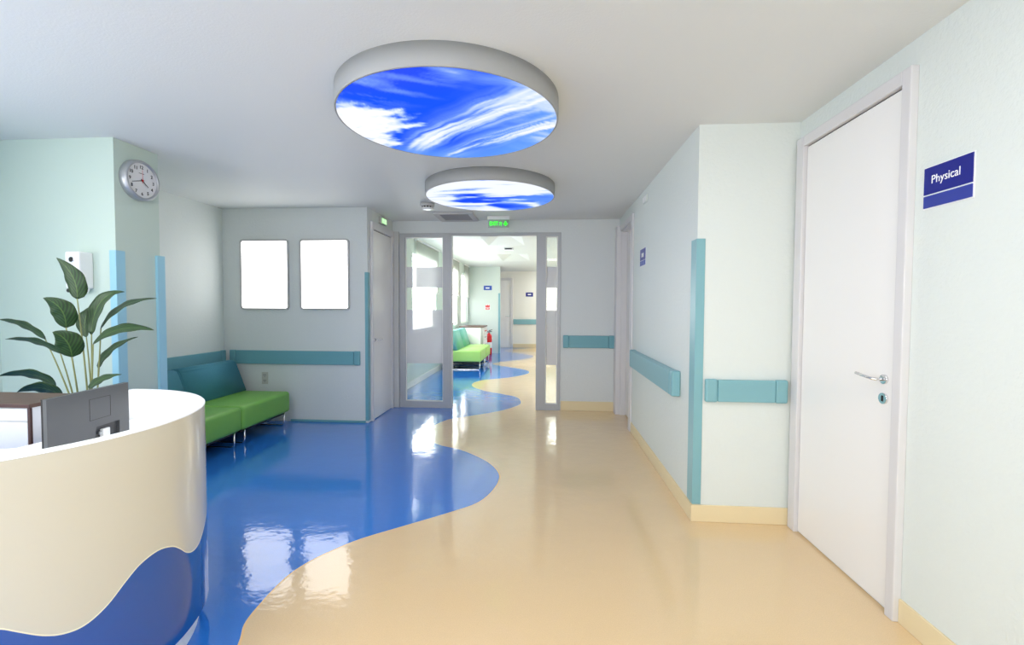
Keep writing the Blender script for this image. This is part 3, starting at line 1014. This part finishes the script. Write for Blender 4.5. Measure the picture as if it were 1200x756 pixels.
fp = obj('front_panel', bm, ['cream', 'desk_blue', 'desk_line'], desk)
fp.data.set_sharp_from_angle(angle=math.radians(40))
def ring_arc(r0, r1, z0, z1, n=200, bev=True):
    bm = bmesh.new()
    prof = [(r0, z0), (r1, z0), (r1, z1-.003), (r1-.003, z1), (r0+.003, z1), (r0, z1-.003)]
    prev = None
    for k in range(n+1):
        a = A0+(A1-A0)*k/n
        row = [bm.verts.new((DC.x+r*math.cos(a), DC.y+r*math.sin(a), h)) for r, h in prof]
        if prev:
            for j in range(6):
                f = bm.faces.new((prev[j], prev[(j+1) % 6], row[(j+1) % 6], row[j])); f.smooth = True
        else:
            bm.faces.new(row)
        prev = row
    bm.faces.new(prev)
    return bm
o = obj('top_rim', ring_arc(.606, RD, .9365, .942), 'desk_white', desk); o.data.set_sharp_from_angle(angle=math.radians(40))
o = obj('inner_panel', ring_arc(.606, RD-.031, .10, .936), 'desk_white', desk); o.data.set_sharp_from_angle(angle=math.radians(40))
o = obj('plinth', ring_arc(.585, .612, 0, .0995), 'desk_white', desk); o.data.set_sharp_from_angle(angle=math.radians(40))
poly = [(p.x, p.y) for p in arc(.605, 0, 120, A0, math.radians(92))] + [(-2.08, 1.62), (-2.45, 1.45)]
obj('worktop', prism(bmesh.new(), poly, .775, .80), 'desk_white', desk)

# monitor: its back towards the camera
ma = Vector((-1.741, 1.45, 0)); mb = Vector((-1.792, 1.815, 0))
t = thing('desktop_monitor', ((ma.x+mb.x)/2, (ma.y+mb.y)/2, .80), 'dark grey flat computer monitor standing on the reception desk, seen from behind', 'monitor')
dr = (mb-ma).normalized(); nr = Vector((dr.y, -dr.x, 0))   # nr points to the camera side (+x)
W = (mb-ma).length
def mon(bm, u0, u1, d0, d1, z0, z1, bev=0):
    b2 = B(u0, u1, d0, d1, z0, z1, bev=bev)
    for v in b2.verts:
        v.co = ma + dr*v.co.x + nr*v.co.y + Vector((0, 0, v.co.z))
    me = bpy.data.meshes.new('tmp'); b2.to_mesh(me); b2.free(); bm.from_mesh(me); bpy.data.meshes.remove(me)
    return bm
zt_, zb_ = 1.034, .826
bm = bmesh.new()
# housing with a recess cut out of its lower middle
n0, n1, nz = W*.52, W*.86, zb_+.058
pol = [(0, zb_), (n0, zb_), (n0+.012, nz), (n1, nz), (n1, zb_), (W, zb_), (W, zt_), (0, zt_)]
prism(bm, pol, -.012, 0, axis='y')
for v in bm.verts:
    v.co = ma + dr*v.co.x + nr*v.co.y + Vector((0, 0, v.co.z))
hs = obj('housing', bm, 'monitor', t)
obj('recess', mon(bmesh.new(), n0, n1, -.0119, -.0112, zb_, nz), 'recess_dark', t)
obj('screen', mon(bmesh.new(), 0, W, -.0185, -.0122, zb_-.001, zt_), 'black', t)
bm = bmesh.new()
u0, u1, z0, z1 = W*.47, W*.74, zb_+.088, zb_+.172
for a in ((u0, u1, z0, z0+.0012), (u0, u1, z1-.0012, z1), (u0, u0+.0012, z0, z1), (u1-.0012, u1, z0, z1)):
    mon(bm, a[0], a[1], 0, .0006, a[2], a[3])
obj('mount_cover_seam', bm, 'dark', hs)
bm = bmesh.new()
mon(bm, W*.625, W*.715, -.011, .004, .8127, zb_+.042, .002)
obj('stand_neck', bm, 'white_plastic', t)
bm = bmesh.new()
mon(bm, W*.585, W*.624, -.010, .002, zb_+.022, zb_+.036, .002)
obj('stand_hinge', bm, 'brushed', t)
obj('stand_base', mon(bmesh.new(), W*.38, W*.86, -.075, .045, .8015, .8125, .003), 'white_plastic', t)

# drawer cabinet behind the counter
cx0, cx1, cy0, cy1, ct = -2.80, -2.150, 1.735, 1.955, .95
t = thing('drawer_cabinet', ((cx0+cx1)/2, (cy0+cy1)/2, 0), 'white drawer cabinet with dark wooden top behind the monitor, left edge of view', 'cabinet')
obj('top', B(cx0-.01, cx1+.004, cy0-.012, cy1+.004, ct-.016, ct, bev=.001), 'wood', t)
obj('top_edge', B(cx0-.008, cx1+.0055, cy0-.0135, cy0-.0125, ct-.015, ct-.001), 'wood_edge', t)
obj('body', B(cx0, cx1, cy0, cy1, .04, ct-.016), 'cabinet_white', t)
obj('corner_edging', B(cx1-.008, cx1+.003, cy0-.010, cy0-.0005, .04, ct-.0165), 'wood_edge', t)
z = ct-.020
for h in (.060, .27, .27, .27):
    d = obj('drawer', B(cx0+.006, cx1-.010, cy0-.010, cy0-.001, max(.05, z-h+.009), z, bev=.001), 'cabinet_white', t)
    obj('finger_grip', B(cx0+.006, cx1-.012, cy0-.008, cy0-.003, max(.05, z-h), z-h+.0088), 'grey_plastic', d)
    z -= h
obj('plinth', B(cx0+.02, cx1-.02, cy0+.02, cy1-.01, 0, .04), 'black', t)

# ------------------------------------------------------------------ potted plant
PX, PY = -2.50, 2.47
plant = thing('potted_plant', (PX, PY, 0), 'tall potted plant with long dark green leaves behind the desk monitor', 'plant')
obj('pot', lathe(bmesh.new(), [(.13, 0), (.135, .01), (.172, .60), (.178, .62), (.160, .62), (.155, .57)], (PX, PY, 0), n=48, cap=False), 'pot', plant)
obj('pot_base', lathe(bmesh.new(), [(.128, .004), (.128, .010)], (PX, PY, 0), n=32), 'pot', plant)
obj('soil', lathe(bmesh.new(), [(.05, .50), (.154, .565), (.10, .580), (.02, .586)], (PX, PY, 0), n=32), 'soil', plant)
right_v = rt2; up_v = up2
def spot(zx, zy, y):
    """point at depth y seen in the plant's elevation drawing (drawn from the eye)"""
    x, yy = zx/3.979, 290+zy/3.979
    d = fw*F_PX + rt2*(x-600) - up2*(yy-378)
    return CAM + d*((y)/d.y)
def bez(p, n):
    out = []
    for k in range(n+1):
        t = k/n
        if len(p) == 3:
            out.append(p[0]*(1-t)**2 + p[1]*2*t*(1-t) + p[2]*t*t)
        else:
            out.append(p[0]*(1-t)**3 + p[1]*3*t*(1-t)**2 + p[2]*3*t*t*(1-t) + p[3]*t**3)
    return out
LEAVES = [
    # base, control, tip (elevation drawing), depth at base / tip, half width across / in depth, stem foot, fold, widest point
    ((360, 243), (368, 130), (262, 47), .00, -.05, .043, .035, 392, .25, .36),
    ((308, 377), (312, 268), (200, 235), -.08, -.16, .052, .03, 372, .22, .38),
    ((336, 513), (330, 420), (244, 394), -.14, -.22, .058, .03, 380, .22, .38),
    ((214, 431), (120, 342), (-10, 336), -.04, -.10, .017, .055, 362, .2, .45),
    ((285, 497), (180, 415), (24, 428), -.10, -.18, .015, .055, 370, .2, .45),
    ((262, 648), (160, 558), (-14, 602), -.16, -.26, .021, .055, 375, .2, .45),
    ((292, 694), (190, 625), (78, 676), -.22, -.30, .026, .05, 380, .2, .45),
    ((403, 420), (378, 335), (428, 276), .05, .12, .034, .04, 395, .25, .5),
    ((426, 411), (436, 200), (582, 207), -.02, -.02, .030, .04, 398, .25, .40),
    ((468, 382), (545, 240), (731, 238), .02, .08, .015, .055, 408, .2, .52),
    ((431, 455), (540, 345), (719, 386), -.06, -.10, .026, .055, 400, .2, .58),
    ((457, 566), (495, 455), (645, 417), .04, .06, .017, .05, 405, .2, .40),
    ((415, 660), (465, 600), (568, 592), -.14, -.16, .018, .04, 398, .2, .38),
]
for (b0, c0, t0, db, dt, wi, wd, foot, fold, peak) in LEAVES:
    yb, yt = PY+db, PY+dt
    P0, P2 = spot(*b0, yb), spot(*t0, yt)
    P1 = spot(*c0, (yb+yt)/2)
    n = 18
    mid = bez([P0, P1, P2], n)
    view = ((P0+P2)/2-CAM).normalized()
    bm = bmesh.new()
    uvl = bm.loops.layers.uv.new('UVMap')
    rows = []
    for k, p in enumerate(mid):
        d = ((mid[min(n, k+1)]-mid[max(0, k-1)])).normalized()
        s_img = d.cross(view).normalized()
        t = k/n
        # blunt at the stalk, drawn out to the tip
        q = t**(math.log(.5)/math.log(peak))
        w = math.sin(PI*min(1, max(0, q)))**.62
        w *= 1-.45*max(0, (t-.55)/.45)**1.3
        side = s_img*wi + view*wd
        nrm = side.cross(d).normalized()
        if nrm.z < 0: nrm = -nrm
        row = []
        for u in (-1, -.66, -.33, 0, .33, .66, 1):
            rip = .003*math.sin(t*19+u*2)*abs(u)*w
            row.append(bm.verts.new(p + side*w*u + nrm*(fold*wi*w*abs(u) + rip)))
        rows.append(row)
    for k in range(n):
        for j in range(6):
            f = bm.faces.new((rows[k][j], rows[k][j+1], rows[k+1][j+1], rows[k+1][j]))
            f.smooth = True
            us = (-1, -.66, -.33, 0, .33, .66, 1)
            for lp_, uv in zip(f.loops, ((us[j], k/n), (us[j+1], k/n), (us[j+1], (k+1)/n), (us[j], (k+1)/n))):
                lp_[uvl].uv = uv
    bmesh.ops.remove_doubles(bm, verts=bm.verts[:], dist=1e-5)
    lf = obj('leaf', bm, 'leaf', plant, fix=False)
    sm = lf.modifiers.new('thickness', 'SOLIDIFY'); sm.thickness = .0016; sm.offset = 0
    fx = spot(foot, 935, PY)
    F0 = Vector((PX+(fx.x-PX)*.8, PY+db*.25, .578))
    C1 = F0.lerp(P0, .5) + Vector(((PX-P0.x)*.05, 0, .02))
    pts = bez([F0, C1, P0 + (mid[1]-mid[0])*.3], 14)
    obj('stem', tube(bmesh.new(), pts, .005, 8, radii=[.0055-.0025*k/14 for k in range(15)]), 'stem', plant)

# ------------------------------------------------------------------ beyond the glass: blinds, cabinet, extinguisher, detector
BL = [(7.73, 9.38, 'roller blind on the corridor window seen through the left glass panel'),
      (10.08, 11.65, 'roller blind on the middle corridor window, above the corridor sofa'),
      (12.33, 13.16, 'roller blind on the farthest corridor window, beside the drawer table')]
for a, b, lab in BL:
    t = thing('roller_blind', (XFL+.03, (a+b)/2, 1.62), lab, 'blind', 'corridor roller blinds')
    obj('cloth', B(XFL+.028, XFL+.030, a+.01, b-.01, 1.64, 2.50), 'blind', t)
    obj('bottom_bar', B(XFL+.020, XFL+.038, a, b, 1.622, 1.640, bev=.003), 'white_plastic', t)
    obj('head_rail', B(XFL, XFL+.06, a, b, 2.50, CEF, bev=.004), 'white_plastic', t)

kx0, kx1, ky0, ky1, kt = -2.16, -1.585, 11.32, 12.1, .865
t = thing('drawer_table', ((kx0+kx1)/2, (ky0+ky1)/2, 0), 'small white drawer table with brown top between the corridor sofa and extinguisher', 'cabinet')
obj('top', B(kx0-.02, kx1+.02, ky0-.02, ky1+.02, kt-.03, kt, bev=.004), 'wood', t)
obj('body', B(kx0, kx1-.001, ky0, ky1, .08, kt-.03, bev=.003), 'white_plastic', t)
obj('corner_post', B(kx1-.05, kx1+.002, ky0-.004, ky0, .08, kt-.031), 'vent', t)
obj('base', B(kx0+.03, kx1-.03, ky0+.03, ky1-.03, 0, .08), 'black', t)
z = kt-.05
for k, h in enumerate((.16, .16, .2, .2)):
    d = obj('drawer', B(kx1, kx1+.018, ky0+.03, ky1-.03, z-h+.01, z, bev=.003), 'white_plastic', t)
    obj('handle', B(kx1+.019, kx1+.04, ky0+.25, ky1-.25, z-h*.55, z-h*.55+.02, bev=.004), 'red_paint' if k == 0 else 'brushed', d)
    z -= h

ex, ey = -1.60, 12.72
t = thing('fire_extinguisher', (ex, ey, 0), 'red fire extinguisher on the floor by the pale wall under the fire sign', 'fire extinguisher')
obj('cylinder', lathe(bmesh.new(), [(.078, 0), (.083, .01), (.083, .50), (.078, .54), (.060, .575), (.032, .60), (.022, .62)], (ex, ey, 0), n=40), 'red', t)
obj('label_panel', lathe(bmesh.new(), [(.0838, .20), (.0838, .36)], (ex, ey, 0), n=40, cap=False), 'white_plastic', t)
obj('valve', lathe(bmesh.new(), [(.020, .62), (.020, .66), (.028, .662), (.028, .685), (.016, .69)], (ex, ey, 0), n=20), 'brushed', t)
bm = bmesh.new()
tube(bm, [(ex-.01, ey, .685), (ex+.05, ey-.02, .70), (ex+.10, ey-.03, .715)], .010, 8)
tube(bm, [(ex-.01, ey, .665), (ex+.05, ey-.02, .665), (ex+.09, ey-.03, .655)], .009, 8)
obj('handle', bm, 'black', t)
obj('hose', tube(bmesh.new(), [(ex-.02, ey, .66), (ex-.075, ey-.02, .63), (ex-.115, ey-.03, .52), (ex-.11, ey-.03, .35), (ex-.10, ey-.03, .24)], .011, 8), 'black', t)

t = thing('ceiling_sensor', (-.75, 9.1, 2.49), 'small square dark and white ceiling sensor between the corridor coffers', 'ceiling sensor')
obj('housing', B(-.84, -.66, 9.0, 9.2, 2.495, CEF, bev=.004), 'white_plastic', t)
obj('grille', B(-.82, -.68, 8.99, 8.999, 2.50, 2.522), 'dark', t)

# ------------------------------------------------------------------ light
w = bpy.data.worlds.new('daylight')
scene.world = w
w.use_nodes = True
w.node_tree.nodes['Background'].inputs['Color'].default_value = (.9, .95, 1, 1)
w.node_tree.nodes['Background'].inputs['Strength'].default_value = .5

def area(name, loc, direction, sx, sy, power, color=(1, 1, 1)):
    ld = bpy.data.lights.new(name, 'AREA')
    ld.shape = 'RECTANGLE'
    ld.size, ld.size_y = sx, sy
    ld.energy = power
    ld.color = color
    o = bpy.data.objects.new(name, ld)
    COL.objects.link(o)
    o.location = loc
    o.rotation_euler = Vector(direction).to_track_quat('-Z', 'Y').to_euler()
    return o

# unseen fill lights added under the hall and corridor ceilings to brighten both
area('fill_light_desk', (-1.9, 1.3, CE-.012), (0, 0, -1), 1.0, .5, 12, (1, .985, .965))
area('fill_light_hall', (.1, 1.1, CE-.012), (0, 0, -1), 1.2, .6, 9, (1, .985, .965))
area('fill_light_rear', (.2, -1.2, CE-.012), (0, 0, -1), 1.2, .6, 9, (1, .985, .965))
area('fill_light_corridor_middle', (.62, 10.6, CEF-.012), (0, 0, -1), .45, 2.4, 8, (1, .99, .97))
area('fill_light_corridor_end', (.5, 13.9, CEF-.012), (0, 0, -1), .7, 1.2, 16, (1, .99, .97))
scene.view_settings.view_transform = 'Standard'
scene.view_settings.look = 'None'
scene.view_settings.exposure = 0.62
scene.view_settings.gamma = 1
scene.view_settings.use_curve_mapping = False
scene.cycles.use_denoising = True
scene.cycles.max_bounces = 10
scene.cycles.diffuse_bounces = 6
scene.cycles.sample_clamp_indirect = 8
